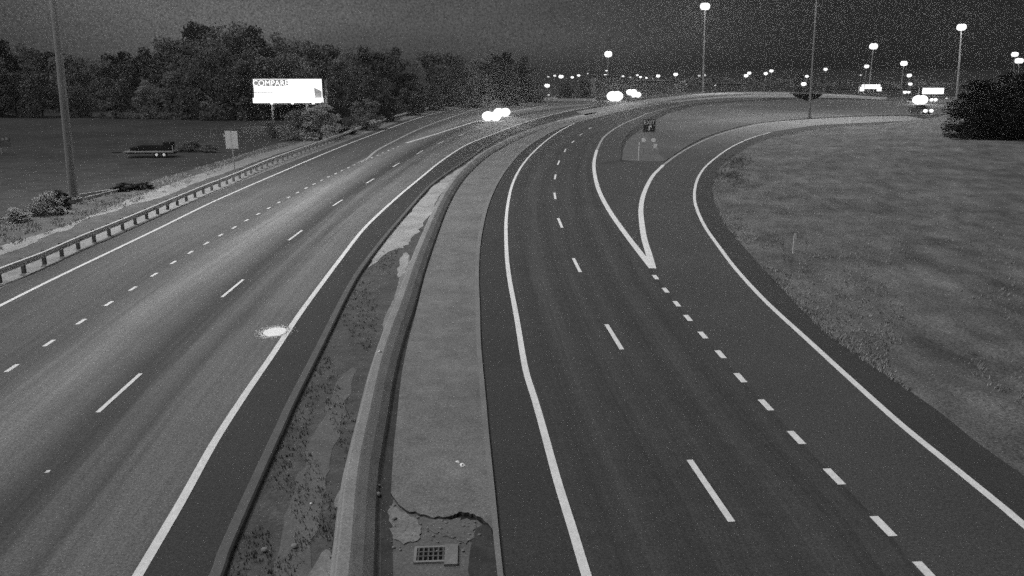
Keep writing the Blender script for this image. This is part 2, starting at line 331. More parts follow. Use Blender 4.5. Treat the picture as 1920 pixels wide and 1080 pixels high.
ribbon('right_lanes', EDGE_RL[:-1] + [(1290, 189)], [(2000, 1350), (1770, 1130), (1656, 986), (1564, 893), (1493, 820), (1436, 759), (1388, 708), (1351, 664), (1318, 628), (1290, 596), (1248, 544), (1221, 500), (1194, 466), (1169, 433), (1142, 394), (1123, 357), (1115, 326), (1114, 303), (1119, 281), (1130, 260), (1147, 245), (1167, 233), (1197, 220), (1215, 212.5), (1257, 201), (1299, 194)], .0, M['asphalt_lanes'], across=6)
ribbon('ramp_road', RIN, [(2240, 1350)] + RAMP_R[1:-1] + [(1740, 225)], .001, M['asphalt_ramp'])
ribbon('ramp_shoulder', RAMP_R, OUT_R, .0, M['shoulder'])
ribbon('far_concrete_shoulder', [(1080, 209), (1150, 197), (1200, 188), (1260, 181), (1310, 176), (1400, 172), (1500, 173), (1590, 177.5), (1660, 183)],
       [(1110, 221), (1170, 206.5), (1230, 195.5), (1280, 190), (1340, 185), (1400, 183), (1500, 183), (1590, 184), (1655, 187)], .004, M['shoulder_conc'])
# median
ribbon('median_dirt', CURB, BAR[:20], -.006, M['dirt'], across=6)
GR_A = [(694, 500), (703, 472), (722, 447), (742, 426), (762, 405), (803, 358), (840, 330), (878, 304), (910, 282), (945, 262), (995, 243), (1050, 225), (1110, 211)]
GR_B = [(697, 499), (735, 468), (755, 464), (772, 448), (795, 418), (822, 375), (850, 336), (886, 303), (927, 279), (965, 258), (1015, 238), (1065, 225), (1115, 215)]
patch('gravel_strip', GR_A + GR_B[::-1], .004, M['gravel'], wob=.34)
patch('gravel_patch', [(745, 508), (752, 480), (765, 474), (764, 495), (757, 512), (747, 520)], .004, M['gravel'], wob=.12)
patch('gravel_verge', [(716, 660), (720, 600), (738, 560), (752, 512), (768, 480), (764, 520), (752, 560), (742, 600), (732, 640), (724, 700), (700, 800), (672, 820), (690, 730), (700, 690)], .003, M['palesoil'], wob=.1)
patch('worn_track', [(640, 700), (665, 690), (655, 740), (632, 820), (618, 880), (602, 960), (585, 1030), (575, 1120), (520, 1120), (527, 1000), (550, 930), (575, 850), (600, 790)], .002, M['worn'], wob=.18)
patch('gravel_patch', [(628, 940), (637, 918), (644, 920), (641, 945), (633, 952), (627, 950)], .004, M['palesoil'], wob=.04)
patch('worn_patch', [(560, 1100), (590, 1060), (605, 1035), (618, 1030), (625, 1060), (618, 1100)], .0035, M['palesoil'], wob=.08)
ribbon('gutter_strip', [(714, 1350), (714, 1080), (716, 925), (723, 830), (737, 700), (757, 620), (790, 517)], [(740, 1350), (737, 1080), (737, 925), (743, 840), (757, 710), (773, 642), (800, 517)], .003, M['dark_dirt'])
# concrete slab right of the barrier, with its broken lower end
slab_pts = BAR[4:19] + SLAB_R[4:17][::-1]
slab = [(733, 925), (741, 938), (752, 950), (763, 958), (775, 958), (790, 964), (815, 970), (840, 968), (862, 961), (880, 960), (900, 969), (915, 982), (932, 1000)]
c1 = [tuple(p) for p in spline([(733, 925)] + BAR[4:19])][1:]; c2 = [tuple(p) for p in spline([(934, 1000), (926, 910)] + SLAB_R[4:17])]
poly = slab + c2 + c1[::-1]
_e = resamp(np.array(slab, float), 60); slab = [slab[0]] + [(x + 2.5 * noise.noise(Vector((x * .13, y * .1, 0))), y + 4 * noise.noise(Vector((x * .12, y * .2, 7))) + 1.5 * noise.noise(Vector((x * .5, y, 3)))) for x, y in _e[1:-1]] + [slab[-1]]
poly = slab + c2 + c1[::-1]
top = patch('median_slab', poly, .05, M['slab'], smooth=False)
edge_v = [at(x, y, .05) for x, y in slab]; ev = []; ef = []
for i, p in enumerate(edge_v):
    ev += [p, p - Vector((0, .02, .07))]
    if i: ef.append((2 * i - 2, 2 * i - 1, 2 * i + 1, 2 * i))
struct('slab_edge', ev, ef, M['dark_dirt'], parent=top)
ribbon('slab_gutter', [(x - 11 + max(0, (900 - y)) * .009, y) for x, y in SLAB_R], SLAB_R, .056, M['gutter'], n=140, across=1)
patch('drain_pad', [(715, 1350), (722, 1080), (731, 930), (770, 962), (850, 975), (895, 975), (934, 1010), (944, 1080), (990, 1350)], .0, M['worn'], smooth=False)
def rough(pts, a=4):
    c = resamp(np.array(pts + [pts[0]], float), 46)[:-1]
    return [(x + a * noise.noise(Vector((x * .09, y * .09, 1))) + a * .5 * noise.noise(Vector((x * .4, y * .4, 4))), y + a * .8 * noise.noise(Vector((x * .1, y * .1, 8))) + a * .4 * noise.noise(Vector((x * .4, y * .4, 2)))) for x, y in c]
patch('broken_concrete', rough([(735, 940), (748, 955), (768, 968), (784, 978), (790, 995), (782, 1012), (755, 1020), (735, 1006), (730, 965)], 9), .022, M['palesoil'], smooth=False)
patch('broken_concrete', rough([(800, 973), (850, 974), (885, 976), (893, 990), (885, 1012), (870, 1018), (845, 1006), (815, 998), (795, 990)], 8), .016, M['worn'], smooth=False)
for q in range(60):                              # crumbled pieces along the broken end
    x, y = random.uniform(730, 900), random.gauss(990, 22)
    if y > 958:
        sz = random.uniform(.015, .05); link('crumb', CR, top, at(x, y, .02)).scale = (sz, sz * .8, sz * .6)
patch('dirt_patch', [(886, 1012), (893, 990), (915, 985), (928, 1015), (935, 1080), (880, 1080)], .010, M['dark_dirt'], wob=.05)
# left verge
ribbon('left_soil_strip', [(x - 3, y - (y - 125) * .065) for x, y in OUT_L[1:]], [(x, y) for x, y in OUT_L[1:]], -.002, M['palesoil'])
ribbon('left_verge', [(-420, 560), (0, 418), (90, 392), (200, 362), (300, 335), (420, 300), (520, 270), (640, 240), (700, 222), (757, 204), (840, 190), (902, 182.5)],
       [(-420, 730), (0, 520), (87, 480), (175, 440), (275, 397), (390, 352), (480, 318), (560, 288), (640, 260), (700, 240), (770, 216), (860, 192)], -.012, M['verge'], across=6)
patch('pale_path', [(-60, 478), (0, 460), (60, 443), (100, 431), (150, 412), (200, 391), (250, 370), (300, 352), (360, 331), (420, 311), (480, 291), (560, 268), (650, 240), (700, 224),
      (700, 228), (650, 246), (560, 276), (480, 303), (420, 325), (360, 346), (325, 362), (290, 374), (240, 385), (228, 391), (210, 398), (165, 410), (125, 432), (105, 436), (80, 446), (60, 458), (40, 465), (0, 479), (-60, 500)], -.004, M['palesoil'], wob=.25)
# gore island and the far mound
patch('gore_island', [(1166, 301), (1168, 280), (1176, 262), (1195, 247), (1222, 229), (1250, 214), (1300, 200), (1351, 193), (1420, 190), (1500, 186), (1600, 187), (1700, 190), (1790, 196), (1790, 214), (1700, 215.5), (1600, 217.5), (1500, 223), (1433, 228.5), (1391, 236), (1350, 247), (1319, 258), (1289, 273), (1268, 287), (1245, 303), (1200, 303)], .008, M['grass_island'], smooth=False)

patch('gravel_pad', [(1168, 300), (1170, 276), (1185, 258), (1205, 250), (1226, 262), (1236, 286), (1243, 301), (1205, 302)], .012, M['palesoil2'], wob=.3)
# right field: a gently uneven mown slope
def field():
    A = resamp(spline(OUT_R), 230)
    B = resamp(spline([(3600, 1100), (3000, 800), (2600, 600), (2350, 450), (2200, 360), (2100, 300), (2050, 262), (2000, 240), (1960, 228), (1900, 222), (1850, 219), (1800, 217.5)]), 230)
    n, k = 230, 90; v, f, uv = [], [], []; L = 0; pa = None
    for i in range(n):
        a, b = at(*A[i]), at(*B[i])
        if pa is not None: L += (a - pa).length
        pa = a
        for j in range(k + 1):
            t = (j / k) ** 1.6; p = a.lerp(b, t); d = (p - a).length
            w = min(1, d / 3)
            p.z = -.004 + w * (.10 + .22 * noise.noise(Vector((p.x * .16, p.y * .07, 0))) + .10 * noise.noise(Vector((p.x * .7, p.y * .3, 3)))) + min(1.6, .022 * d * min(1, d / 10))
            p.z = max(p.z, -.004)
            v.append(p); uv.append((d / 12, L))
    w = k + 1
    for i in range(n - 1):
        for j in range(k): f.append((i * w + j, i * w + j + 1, (i + 1) * w + j + 1, (i + 1) * w + j))
    o = struct('right_field', v, f, M['grass'])
    ul = o.data.uv_layers.new(name='UVMap')
    for lp in o.data.loops: ul.data[lp.index].uv = uv[lp.vertex_index]
    o.data.shade_smooth()
    return v, n, k
fv, fn, fk = field()
def tufts(name, spots, m, label, h=(.06, .16), per=5, spread=.12):
    v, f = [], []
    for p in spots:
        for _ in range(per):
            a = random.uniform(0, 6.28); r = random.uniform(0, spread); hh = random.uniform(*h); w = hh * .12 + .006
            b = Vector((p.x + math.cos(a) * r, p.y + math.sin(a) * r, p.z - .01)); ln = Vector((random.uniform(-.5, .5), random.uniform(-.5, .5), 1)) * hh
            s = Vector((math.cos(a + 1.5), math.sin(a + 1.5), 0)) * w; k = len(v)
            v += [b - s, b + s, b + ln]; f.append((k, k + 1, k + 2))
    o = link(name, mesh(name, v, f, m)); tag(o, label, 'grass', kind='stuff'); return o
sp = []
for _ in range(7000):
    i = int(fn * random.random() ** .6 * .98); j = int(fk * random.random() ** 1.5 * .7); p = Vector(fv[i * (fk + 1) + j])
    q = Vector(fv[min(i + 1, fn - 1) * (fk + 1) + j + 1]); p = p.lerp(q, random.random())
    if noise.noise(Vector((p.x * .25, p.y * .12, 5))) > -.15 and p.x > 4: sp.append(p)
tufts('grass_tufts', sp, M['blade'], 'short grass tufts scattered over the mown slope right of the ramp')
sp = []
for _ in range(1900):
    k = random.random(); c = resamp_c = None
    i = random.random(); y = 300 + 800 * i ** .7
    xa = np.interp(y, [p[1] for p in CURB[::-1]], [p[0] for p in CURB[::-1]]) + 18; xb = np.interp(y, [p[1] for p in BAR[18::-1]], [p[0] for p in BAR[18::-1]]) - 66
    x = xa + (xb - xa) * random.random()
    if noise.noise(Vector((x * .02, y * .008, 0))) > -.05 and y > 470: sp.append(at(x, y, 0))
tufts('median_weeds', sp, M['blade_dark'], 'low dark weeds and litter in the dirt strip of the median', h=(.03, .10), per=4, spread=.1)
sp = []
for _ in range(2600):
    t = random.random(); x = -40 + 620 * t; y0 = np.interp(x, [0, 90, 200, 300, 420, 520, 640], [418, 392, 362, 335, 300, 270, 240]); y1 = np.interp(x, [0, 105, 210, 325, 480, 640], [470, 432, 395, 355, 295, 245])
    y = y0 + (y1 - y0) * random.random() ** 1.1
    if noise.noise(Vector((x * .03, y * .06, 2))) > -.1: sp.append(at(x, y, 0))
tufts('verge_weeds', sp, M['blade'], 'rough grass and weeds on the verge behind the guardrail', h=(.06, .2), per=5, spread=.25)
sp = []
for cx, cy, rx, ry, n in ((1385, 305, 28, 12, 220), (1375, 330, 30, 10, 200), (1395, 345, 22, 8, 100), (1713, 500, 14, 10, 80)):
    for _ in range(n): sp.append(at(random.gauss(cx, rx * .5), random.gauss(cy, ry * .5), .02))
tufts('tall_weeds', sp, M['blade_dark'], 'darker tall weeds in the field beside the ramp bend', h=(.08, .25), per=6, spread=.25)

# ------------------------------------------------------------------ markings (paint on the road)
def marks(label):
    pass
mk = 'structure'
line('left_edge_line', EDGE_LL, .20, .008, M['line'])
line('right_hand_edge_line', EDGE_LR, .22, .008, M['line'])
line('gore_line', [(672, 306), (690, 296), (705, 283), (740, 264), (790, 240), (845, 220), (900, 203), (950, 196), (1010, 193)], .32, .009, M['line_thin'], w2=.4)
line('gore_line', [(762, 268), (815, 252), (865, 236), (902, 225), (952, 211), (990, 204), (1027, 197)], .42, .009, M['line'], w2=.3)
line('right_edge_line', EDGE_RL, .21, .008, M['line'])
line('gore_line', V1, .34, .009, M['line'], w2=.34); line('gore_line', V1b, .30, .009, M['line_thin'], w2=.18)
line('gore_line', V2, .36, .010, M['line'], w2=.34); line('gore_line', V2b, .30, .010, M['line_thin'], w2=.18)
line('ramp_edge_line', RAMP_R[:20], .22, .008, M['line'])
def dash(a, b, w, name='lane_dash'):
    line(name, None, w, .008, M['line'], world=[at(*a, .009), at(*b, .009)])
for a, b in (((183, 773), (264, 700)), ((416, 557), (456, 524)), ((541, 450.5), (566.5, 431.5)), ((624, 386), (642, 374.5)), ((686, 344), (701, 335)), ((736, 313), (749, 305.5)), ((781, 289), (793, 282)), ((820, 270), (832, 265)), ((860, 254.5), (871, 250.5)), ((896, 242), (906, 238.5)), ((-210, 1140), (-60, 995))):
    dash(a, b, .14)
for a, b in DASH_R: dash(a, b, .17)
dl = [(-290, 905), (-180, 830), (-70, 752), (22, 690), (92, 643), (152, 603), (204, 569), (249, 541), (289, 515), (325, 492), (357, 473), (387, 456), (414, 440.5), (439, 426.5), (462, 413), (484, 401), (504, 390), (523, 379.5), (541, 370), (558, 361), (574, 352.5), (589, 345), (603, 338), (616, 331.5), (629, 325.5), (641, 320), (653, 314.5), (664, 309), (675, 304.5), (686, 300), (697, 295.5), (708, 291), (718, 286.5), (728, 282.5), (737, 278.5), (746, 275)]
for i, p in enumerate(dl):
    q = dl[min(i + 1, len(dl) - 1)]; r0 = dl[max(i - 1, 0)]
    d = at(*q) - at(*r0); d.normalize(); c = at(*p, .009); k = .38
    line('dotted_line_mark', None, .16, 0, M['line'], world=[c - d * k, c + d * k])
dr = [(1740, 1075), (1656, 986), (1564, 893), (1493, 820), (1436, 759), (1388, 708), (1351, 664), (1318, 628), (1290, 596), (1269, 569.5), (1248, 544), (1229, 519.5)]
for i, p in enumerate(dr):
    q = dr[min(i + 1, len(dr) - 1)]; r0 = dr[max(i - 1, 0)]
    d = at(*q) - at(*r0); d.normalize(); c = at(*p, .009)
    line('dotted_line_mark', None, .21, 0, M['line'], world=[c - d * .42, c + d * .42])

# ------------------------------------------------------------------ curb, barrier, guardrail
cu = sweep('median_curb', ground(CURB[:-1], 0, 220), [(.0, -.02), (.0, .10), (.03, .13), (.24, .14), (.28, .10), (.30, -.02)], M['curb'])
tag(cu, 'low weathered concrete curb between the dark left shoulder and the dirt strip', 'curb')
bp = ground([(x - min(17, max(0, (y - 560) * .05)), y) for x, y in BAR], 0, 330)
ba = sweep('median_barrier', bp, [(-.04, -.02), (-.10, .13), (-.30, .33), (-.50, .47), (-.55, .50), (-.78, .51), (-.82, .48), (-.88, .25), (-.96, .10), (-1.0, -.02)], M['barrier'])
tag(ba, 'long concrete median barrier curving away between the dirt strip and concrete slab', 'barrier')
rt = thing('guardrail', 'steel beam guardrail on posts along the left road edge', 'guardrail')
rp = [Vector((p.x, p.y, 0)) for p in [at(x, y, .78) for x, y in resamp(spline(RAIL), 260)]]
sweep('rail_beam', rp, [(0, .80), (.09, .77), (.07, .71), (.0, .66), (-.005, .62), (.0, .58), (.04, .53), (.035, .48), (.0, .46), (-.02, .47), (-.02, .56), (-.035, .62), (-.02, .68), (-.02, .77)], M['rail'], rt)
pst = MB().box((0, 0, .38), (.16, .16, .80)).v, None
pm = mesh('post', MB().box((0, 0, .36), (.15, .17, .80)).v, MB().box((0, 0, 0), (1, 1, 1)).f, M['post'])
bk = mesh('spacer_block', MB().box((0, 0, .62), (.16, .15, .34)).v, MB().box((0, 0, 0), (1, 1, 1)).f, M['post'])
for i, (p, d) in enumerate(even(rp, 1.905)):
    q = Vector((d.y, -d.x, 0)); a = math.atan2(d.y, d.x)
    o = link('post', pm, rt, p - q * .26, a)
    if i < 60: link('spacer_block', bk, rt, p - q * .115, a)
# white object marker pieces on the barrier top and scattered litter
def litter(name, label, x, y, z, w, l, h, rz=0, m='white'):
    b = MB(); b.add([(-w / 2, -l / 2, 0), (w / 2, -l * .3, 0), (w * .4, l / 2, 0), (-w * .35, l * .35, 0), (-w * .2, -l * .2, h), (w * .25, 0, h * .8), (0, l * .3, h * .6)],
        [(0, 1, 5, 4), (1, 2, 6, 5), (2, 3, 6), (3, 0, 4), (3, 4, 6), (4, 5, 6), (3, 2, 1, 0)])
    o = b.build(name, M[m], None, at(x, y, z), rz); tag(o, label, 'litter'); return o
litter('paper_scrap', 'larger white scrap lying on the concrete slab', 867, 872, .052, .14, .22, .05, .4)
litter('paper_scrap', 'smaller white scrap just behind the bigger one on the concrete slab', 858, 866, .052, .08, .14, .04, 1.2)
litter('paper_scrap', 'small white scrap on the left road near the photo corner', 89, 884, .006, .12, .16, .02, .2)
litter('paper_scrap', 'white scrap on the dirt strip just left of the barrier', 707, 662, .01, .16, .2, .1, .3)
litter('paper_scrap', 'white scrap resting on top of the barrier', 712, 659, .52, .14, .12, .06, .9)
for x, y, s, lb, m in ((708, 930, .14, 'pale stone lying in the dark dirt right of the barrier', 'conc'), (710, 912, .08, 'small pale stone in the dark dirt right of the barrier', 'conc'), (739, 974, .10, 'rounded pale stone at the broken end of the slab', 'conc'), (496, 1033, .12, 'pale stone at the foot of the curb near the bottom', 'conc'),
                      (552, 1026, .12, 'flat pale stone in the worn track near the bottom', 'conc'), (583, 945, .05, 'tiny bright pebble on the worn track', 'white'), (655, 888, .06, 'small pale pebble against the left foot of the barrier', 'conc')):
    o = MB().ball((0, 0, s * .3), s * .6, 4, .6, 1.2).build('stone', M[m], None, at(x, y, .012), x); tag(o, lb, 'stone')
# drain grate
gt = thing('drain_grate', 'rusty iron drain grate with dark slots at the broken end of the slab', 'drain grate', at(808, 1040, .02), .06)
MB().box((0, 0, -.03), (.62, .50, .03)).build('sump', M['black'], gt)
fr = MB(); [fr.box(c, d) for c, d in (((0, .27, .0), (.70, .06, .05)), ((0, -.27, .0), (.70, .06, .05)), ((.33, 0, 0), (.06, .48, .05)), ((-.33, 0, 0), (.06, .48, .05)))]
fr.build('frame', M['conc'], gt)
for i in range(6): MB().box((-.26 + i * .104, 0, .004), (.035, .48, .035)).build('bar', M['rust2'], gt)
for i in range(2): MB().box((0, -.08 + i * .16, .012), (.60, .035, .03)).build('cross_bar', M['rust2'], gt)
tag(MB().box((0, 0, 0), (.28, .75, .05)).build('concrete_block', M['gutter'], None, at(846, 1040, .03), .05), 'pale concrete block set beside the drain grate', 'concrete block')
# bright oval of light on the left road, painted as a white patch
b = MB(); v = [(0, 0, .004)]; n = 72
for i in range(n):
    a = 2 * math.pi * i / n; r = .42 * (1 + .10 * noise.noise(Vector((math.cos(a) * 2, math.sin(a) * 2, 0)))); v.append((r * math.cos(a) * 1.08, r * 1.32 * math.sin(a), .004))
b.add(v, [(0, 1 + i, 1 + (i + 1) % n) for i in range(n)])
for i in range(620):                  # small flecks soften the rim of the painted light
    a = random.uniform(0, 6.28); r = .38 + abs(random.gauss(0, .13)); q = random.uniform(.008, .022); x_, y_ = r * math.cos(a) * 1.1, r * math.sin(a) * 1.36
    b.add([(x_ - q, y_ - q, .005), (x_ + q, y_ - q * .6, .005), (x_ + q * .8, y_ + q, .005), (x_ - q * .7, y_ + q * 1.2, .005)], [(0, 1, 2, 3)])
M['light_spot'] = mat('painted_light_spot', .95)
tag(b.build('painted_light_spot', M['light_spot'], None, at(516, 622, .003)), 'round spot of light painted white on the left road touching the edge line', 'painted light spot')

# ------------------------------------------------------------------ masts
def mast(base, topz, lean=(0, 0), label='', rad=.34, mp='pole', heads=6, ring=1.3, hr=.55, light=0, grp='tall light masts', lampm='mastlamp', flat=1.0):
    t = thing('light_mast', label, 'light mast', base, 0, grp); tx = Vector((lean[0], lean[1], topz))
    MB().tube((0, 0, 0), tx, rad, rad * .42, 14).build('pole', M[mp], t, smooth=False)
    MB().tube((0, 0, -.1), (0, 0, .35), rad * 1.9, rad * 1.9, 14).tube((0, 0, .35), (0, 0, .45), rad * 1.4, rad * 1.4, 12).build('footing', M['conc'], t)
    if heads:
        r = MB()
        for i in range(16):
            a, c = 2 * math.pi * i / 16, 2 * math.pi * (i + 1) / 16
            r.tube(tx + Vector((ring * math.cos(a) * .8, ring * math.sin(a) * .8, .1)), tx + Vector((ring * math.cos(c) * .8, ring * math.sin(c) * .8, .1)), .06, .06, 5)
        r.tube(tx, tx + Vector((0, 0, .7)), .25, .12, 8); r.build('ring', M['steel'], t)
        for i in range(heads):
            a = 2 * math.pi * i / heads
            hd = MB().tube(tx + Vector((ring * math.cos(a), ring * math.sin(a), .25)), tx + Vector((ring * math.cos(a), ring * math.sin(a), .5)), hr * .8, hr * .4, 8).build('lamp_head', M['steel'], t)
            MB().ball(tx + Vector((ring * math.cos(a), ring * math.sin(a), .0)), hr, 5, flat * 1.2).build('lamp_glass_and_glare', M[lampm], hd)  # glass swollen so its shape stands in for the glare
    if light:
        ld = bpy.data.lights.new('mast_light', 'POINT'); ld.energy = light; ld.shadow_soft_size = 2.0
        lo = bpy.data.objects.new('mast_light', ld); C.objects.link(lo); lo.parent = t; lo.location = tx - Vector((0, 0, 1.4))
    return t
b0 = at(139, 380); tp = up(100, 0, b0.y)
k = 30 / tp.z
mast(b0, 30, ((tp.x - b0.x) * k, 0), 'nearest grey light mast left of the road, top out of frame', rad=.32, light=48000)
b0 = at(1517, 222); tp = up(1531, 0, b0.y); k = 34 / tp.z
mast(b0, 34, ((tp.x - b0.x) * k, 0), 'thin light mast on the grass between the carriageway and ramp', rad=.24, mp='darkpole', light=60000)
for (bx, by), (tx_, ty_), D, hr, ring, lb, lt in (((1318, 175), (1322, 12), 330, 1.05, .9, 'tallest lit mast behind the far bend of the road', 60000), ((1794, 186), (1803, 51), 265, .8, .65, 'lit mast rising left of the dark right hand trees', 30000),
        ((1629, 170), (1638, 87), 360, 1.0, .8, 'lit mast above the left lit canopy', 0), ((1139, 165), (1140.5, 101.5), 400, 1.15, .7, 'lit mast above the pale building', 0),
        ((1690, 165), (1695, 119), 420, .95, .8, 'shorter lit mast between the two canopies', 0), ((1908, 165), (1911, 114), 400, 1.0, .9, 'lower lit mast of the pair above the dark right hand trees', 0), ((1899, 160), (1903, 102), 450, 1.0, .8, 'higher lit mast of the pair above the dark right hand trees', 0)):
    p = up(tx_, ty_, D); q = up(bx, by, D)
    mast(Vector((q.x, D, 0)), p.z, (p.x - q.x, 0), lb, rad=.42, heads=8, hr=hr, ring=ring, light=lt)

# street lamps far off: (x, y, size px, brightness)
lamps = [(1026, 160.5, 12, 2), (1052, 143.5, 11, 2), (1040, 142, 6, 1), (1028, 144, 5, 0), (1073, 145, 7, 2), (1085, 141.5, 7, 2), (1102, 138, 4, 0), (1137, 132.5, 5, 1), (1135, 141.5, 8, 2), (1122, 142.5, 4, 0), (1168, 143, 6, 1), (1182, 145, 4, 0), (1195, 141, 6, 1), (1201, 144.5, 6, 2), (1212, 146, 5, 2),
    (1224, 148, 3, 0), (1234, 142.5, 9, 2), (1267, 139.5, 10, 2), (1311, 142, 6, 0), (1321, 141, 6, 0), (1399, 142, 10, 2), (1405, 137, 9, 2), (1436, 138, 9, 2), (1446.5, 133, 9, 2), (1548, 130, 9, 2), (1513, 143, 8, 2), (1507, 157.5, 12, 2), (1614, 141, 5, 0), (1625, 124.5, 11, 2), (1705, 141.5, 11, 2), (1707, 157.5, 9, 2), (1697, 173, 9, 2), (1704, 173, 7, 2), (1775, 184.5, 5, 0), (1088, 180, 8, 2), (1029, 178, 5, 0), (1341, 160, 4, 0)]
where = {0: 'faint', 1: 'dim', 2: 'bright'}
for i, (x, y, s, k) in enumerate(lamps):
    D = 300 if y < 165 else 255
    D += (i * 37) % 60
    p = up(x, y, D); rr = s * D / F / 2 * .78
    land = 'left of the pale building' if x < 1120 else 'above the pale building' if x < 1240 else 'right of the pale building' if x < 1330 else 'above the far bend' if x < 1480 else 'near the thin dark mast' if x < 1570 else 'beside the lit canopies'
    rank = sorted([l[0] for l in lamps if l[3] == k and ((l[0] < 1120) == (x < 1120)) and ((l[0] < 1240) == (x < 1240)) and ((l[0] < 1330) == (x < 1330)) and ((l[0] < 1480) == (x < 1480)) and ((l[0] < 1570) == (x < 1570))]).index(x)
    od = ['first', 'second', 'third', 'fourth', 'fifth', 'sixth', 'seventh', 'eighth', 'ninth'][rank]
    t = thing('street_lamp', '%s street lamp %s, %s such from the left' % (where[k], land, od), 'street lamp', (p.x, D, 0), 0, 'distant street lamps')
    MB().tube((0, 0, 0), (0, 0, p.z + rr * .5), .09, .06, 6).build('pole', M['darkpole'], t)
    hd = MB().box((0, 0, p.z + rr * .75), (rr * 1.6, rr * 1.2, rr * .25)).build('lamp_head', M['darkpole'], t)
    MB().ball((0, 0, p.z), rr, 5, .78, 1.1).build('lamp_glass_and_glare', M[('lampdim', 'lampmid', 'lamp')[k]], hd)  # ball sized to the glare, larger than a real lamp glass

# ------------------------------------------------------------------ billboard
def text_bm(txt, size, ext=.01):
    cu_ = bpy.data.curves.new('text', 'FONT'); cu_.body = txt; cu_.size = size; cu_.extrude = ext; cu_.align_x = 'CENTER'; cu_.align_y = 'CENTER'
    o = bpy.data.objects.new('text', cu_); C.objects.link(o); bpy.context.view_layer.update()
    me = bpy.data.meshes.new_from_object(o.evaluated_get(bpy.context.evaluated_depsgraph_get())); bpy.data.objects.remove(o); return me
Dg = 150.0; bl, br = up(474, 147, Dg), up(601, 194, Dg - 2); cx = (bl.x + br.x) / 2; wd = br.x - bl.x; top_z, bot_z = up(540, 147, Dg).z, up(540, 193, Dg).z
bb = thing('billboard', 'brightly lit roadside billboard on two posts before the dark trees', 'billboard', (cx, Dg, 0), R(5))
hz = (top_z + bot_z) / 2; hh = top_z - bot_z
MB().box((0, .25, hz), (wd + .3, .35, hh + .1)).build('panel_back', M['signdark'], bb)
MB().box((0, .04, hz + .35), (wd - .3, .06, hh - .9)).build('screen', M['screen'], bb)
MB().box((0, -.35, bot_z + .45), (wd, .75, .85)).build('glowing_walkway', M['canopy'], bb)  # walkway under the panel, its brightness painted as a glow
for i in range(3): MB().tube((-2.9 + i * 3.6, -.4, bot_z), (-2.9 + i * 3.6, -.4, bot_z - .22), .25, .2, 8).build('floodlight', M['lamp'], bb)
MB().box((wd / 2 + .42, 1.1, hz - .2), (.30, 1.6, hh * .95)).build('end_panel', M['sign'], bb)
for xx in (-wd / 2 + 3.0, wd / 2 - 3.0):
    MB().tube((xx, .6, 0), (xx, .6, bot_z), .2, .2, 10).build('post', M['pole'], bb)
MB().box((0, .6, bot_z - .15), (wd * .8, .2, .25)).build('beam', M['darkpole'], bb)
MB().box((-wd / 2 + 3.2, -.01, top_z - .75), (5.9, .05, 1.15)).build('printed_band', M['inkg'], bb)
tm = text_bm('COMPARE', 1.35); tm.materials.clear(); tm.materials.append(M['canopy']); to = link('lettering', tm, bb, (-wd / 2 + 3.15, -.06, top_z - .85)); to.rotation_euler = (R(90), 0, 0)
MB().box((-wd / 2 + 1.8, 0, top_z - 2.35), (3.3, .05, .14)).build('printed_rule', M['inkg'], bb)
MB().box((-wd / 2 + 1.2, 0, top_z - 1.68), (2.0, .05, .07)).build('printed_rule', M['inkg'], bb)
MB().add([(p, 0, q) for p, q in ((wd / 2 - 1.5, top_z - 1.6), (wd / 2 - .25, top_z - 2.2), (wd / 2 - .25, top_z - 3.5), (wd / 2 - 1.5, top_z - 3.5))] + [(p, .04, q) for p, q in ((wd / 2 - 1.5, top_z - 1.6), (wd / 2 - .25, top_z - 2.2), (wd / 2 - .25, top_z - 3.5), (wd / 2 - 1.5, top_z - 3.5))], [(3, 2, 1, 0), (0, 1, 5, 4), (1, 2, 6, 5), (2, 3, 7, 6), (3, 0, 4, 7)]).build('printed_figure', M['inkg'], bb)

# small signs
def pix(y, z=0): return (y - YH) / H      # photo pixels per metre of height at ground row y
b0 = at(440, 322); s = pix(322)
t = thing('road_sign', 'pale back of a two panel road sign on one post behind the guardrail', 'road sign', b0, R(-8))
hgt = 78 / s
MB().box((0, 0, hgt * .48), (.10, .08, hgt * .98)).build('post', M['darkpole'], t)
for sx in (-1, 1): MB().box((sx * .335, -.06, hgt - .85), (.61, .03, 1.7)).build('panel', M['sign'], t)
MB().box((0, -.03, hgt - .5), (1.2, .03, .07)).box((0, -.03, hgt - 1.2), (1.2, .03, .07)).build('brace', M['pole'], t)
MB().box((-.72, -.05, hgt - .45), (.2, .05, .18)).build('side_tab', M['sign'], t)
b0 = at(1215, 289); s = pix(289)
t = thing('exit_sign', 'dark exit sign on two posts on the gore island grass', 'exit sign', b0)
zb, zt, w = (289 - 247) / s, (289 - 222) / s, 25 / s
for sx, l in ((-1, 'post'), (1, 'post')):
    MB().box((sx * w * .36, .06, zt * .5), (.09, .07, zt)).build('post', M['pole'], t)
    rf = MB().tube((sx * w * .38, 0, (289 - 262) / s), (sx * w * .38, -.04, (289 - 262) / s), .26, .26, 10).build('reflector', M['reflector'], t)
MB().box((0, 0, (zb + zt) / 2), (w, .06, zt - zb)).build('panel', M['signdark'], t)
fr = MB(); [fr.box(c, d) for c, d in (((0, -.035, zt - .03), (w, .02, .05)), ((0, -.035, zb + .03), (w, .02, .05)), ((w / 2 - .03, -.035, (zb + zt) / 2), (.05, .02, zt - zb - .12)), ((-w / 2 + .03, -.035, (zb + zt) / 2), (.05, .02, zt - zb - .12)))]
fr.build('border', M['sign'], t)
tm = text_bm('EXIT', .62); tm.materials.append(M['reflector']); o = link('lettering', tm, t, (0, -.045, zt - .42)); o.rotation_euler = (R(90), 0, 0)
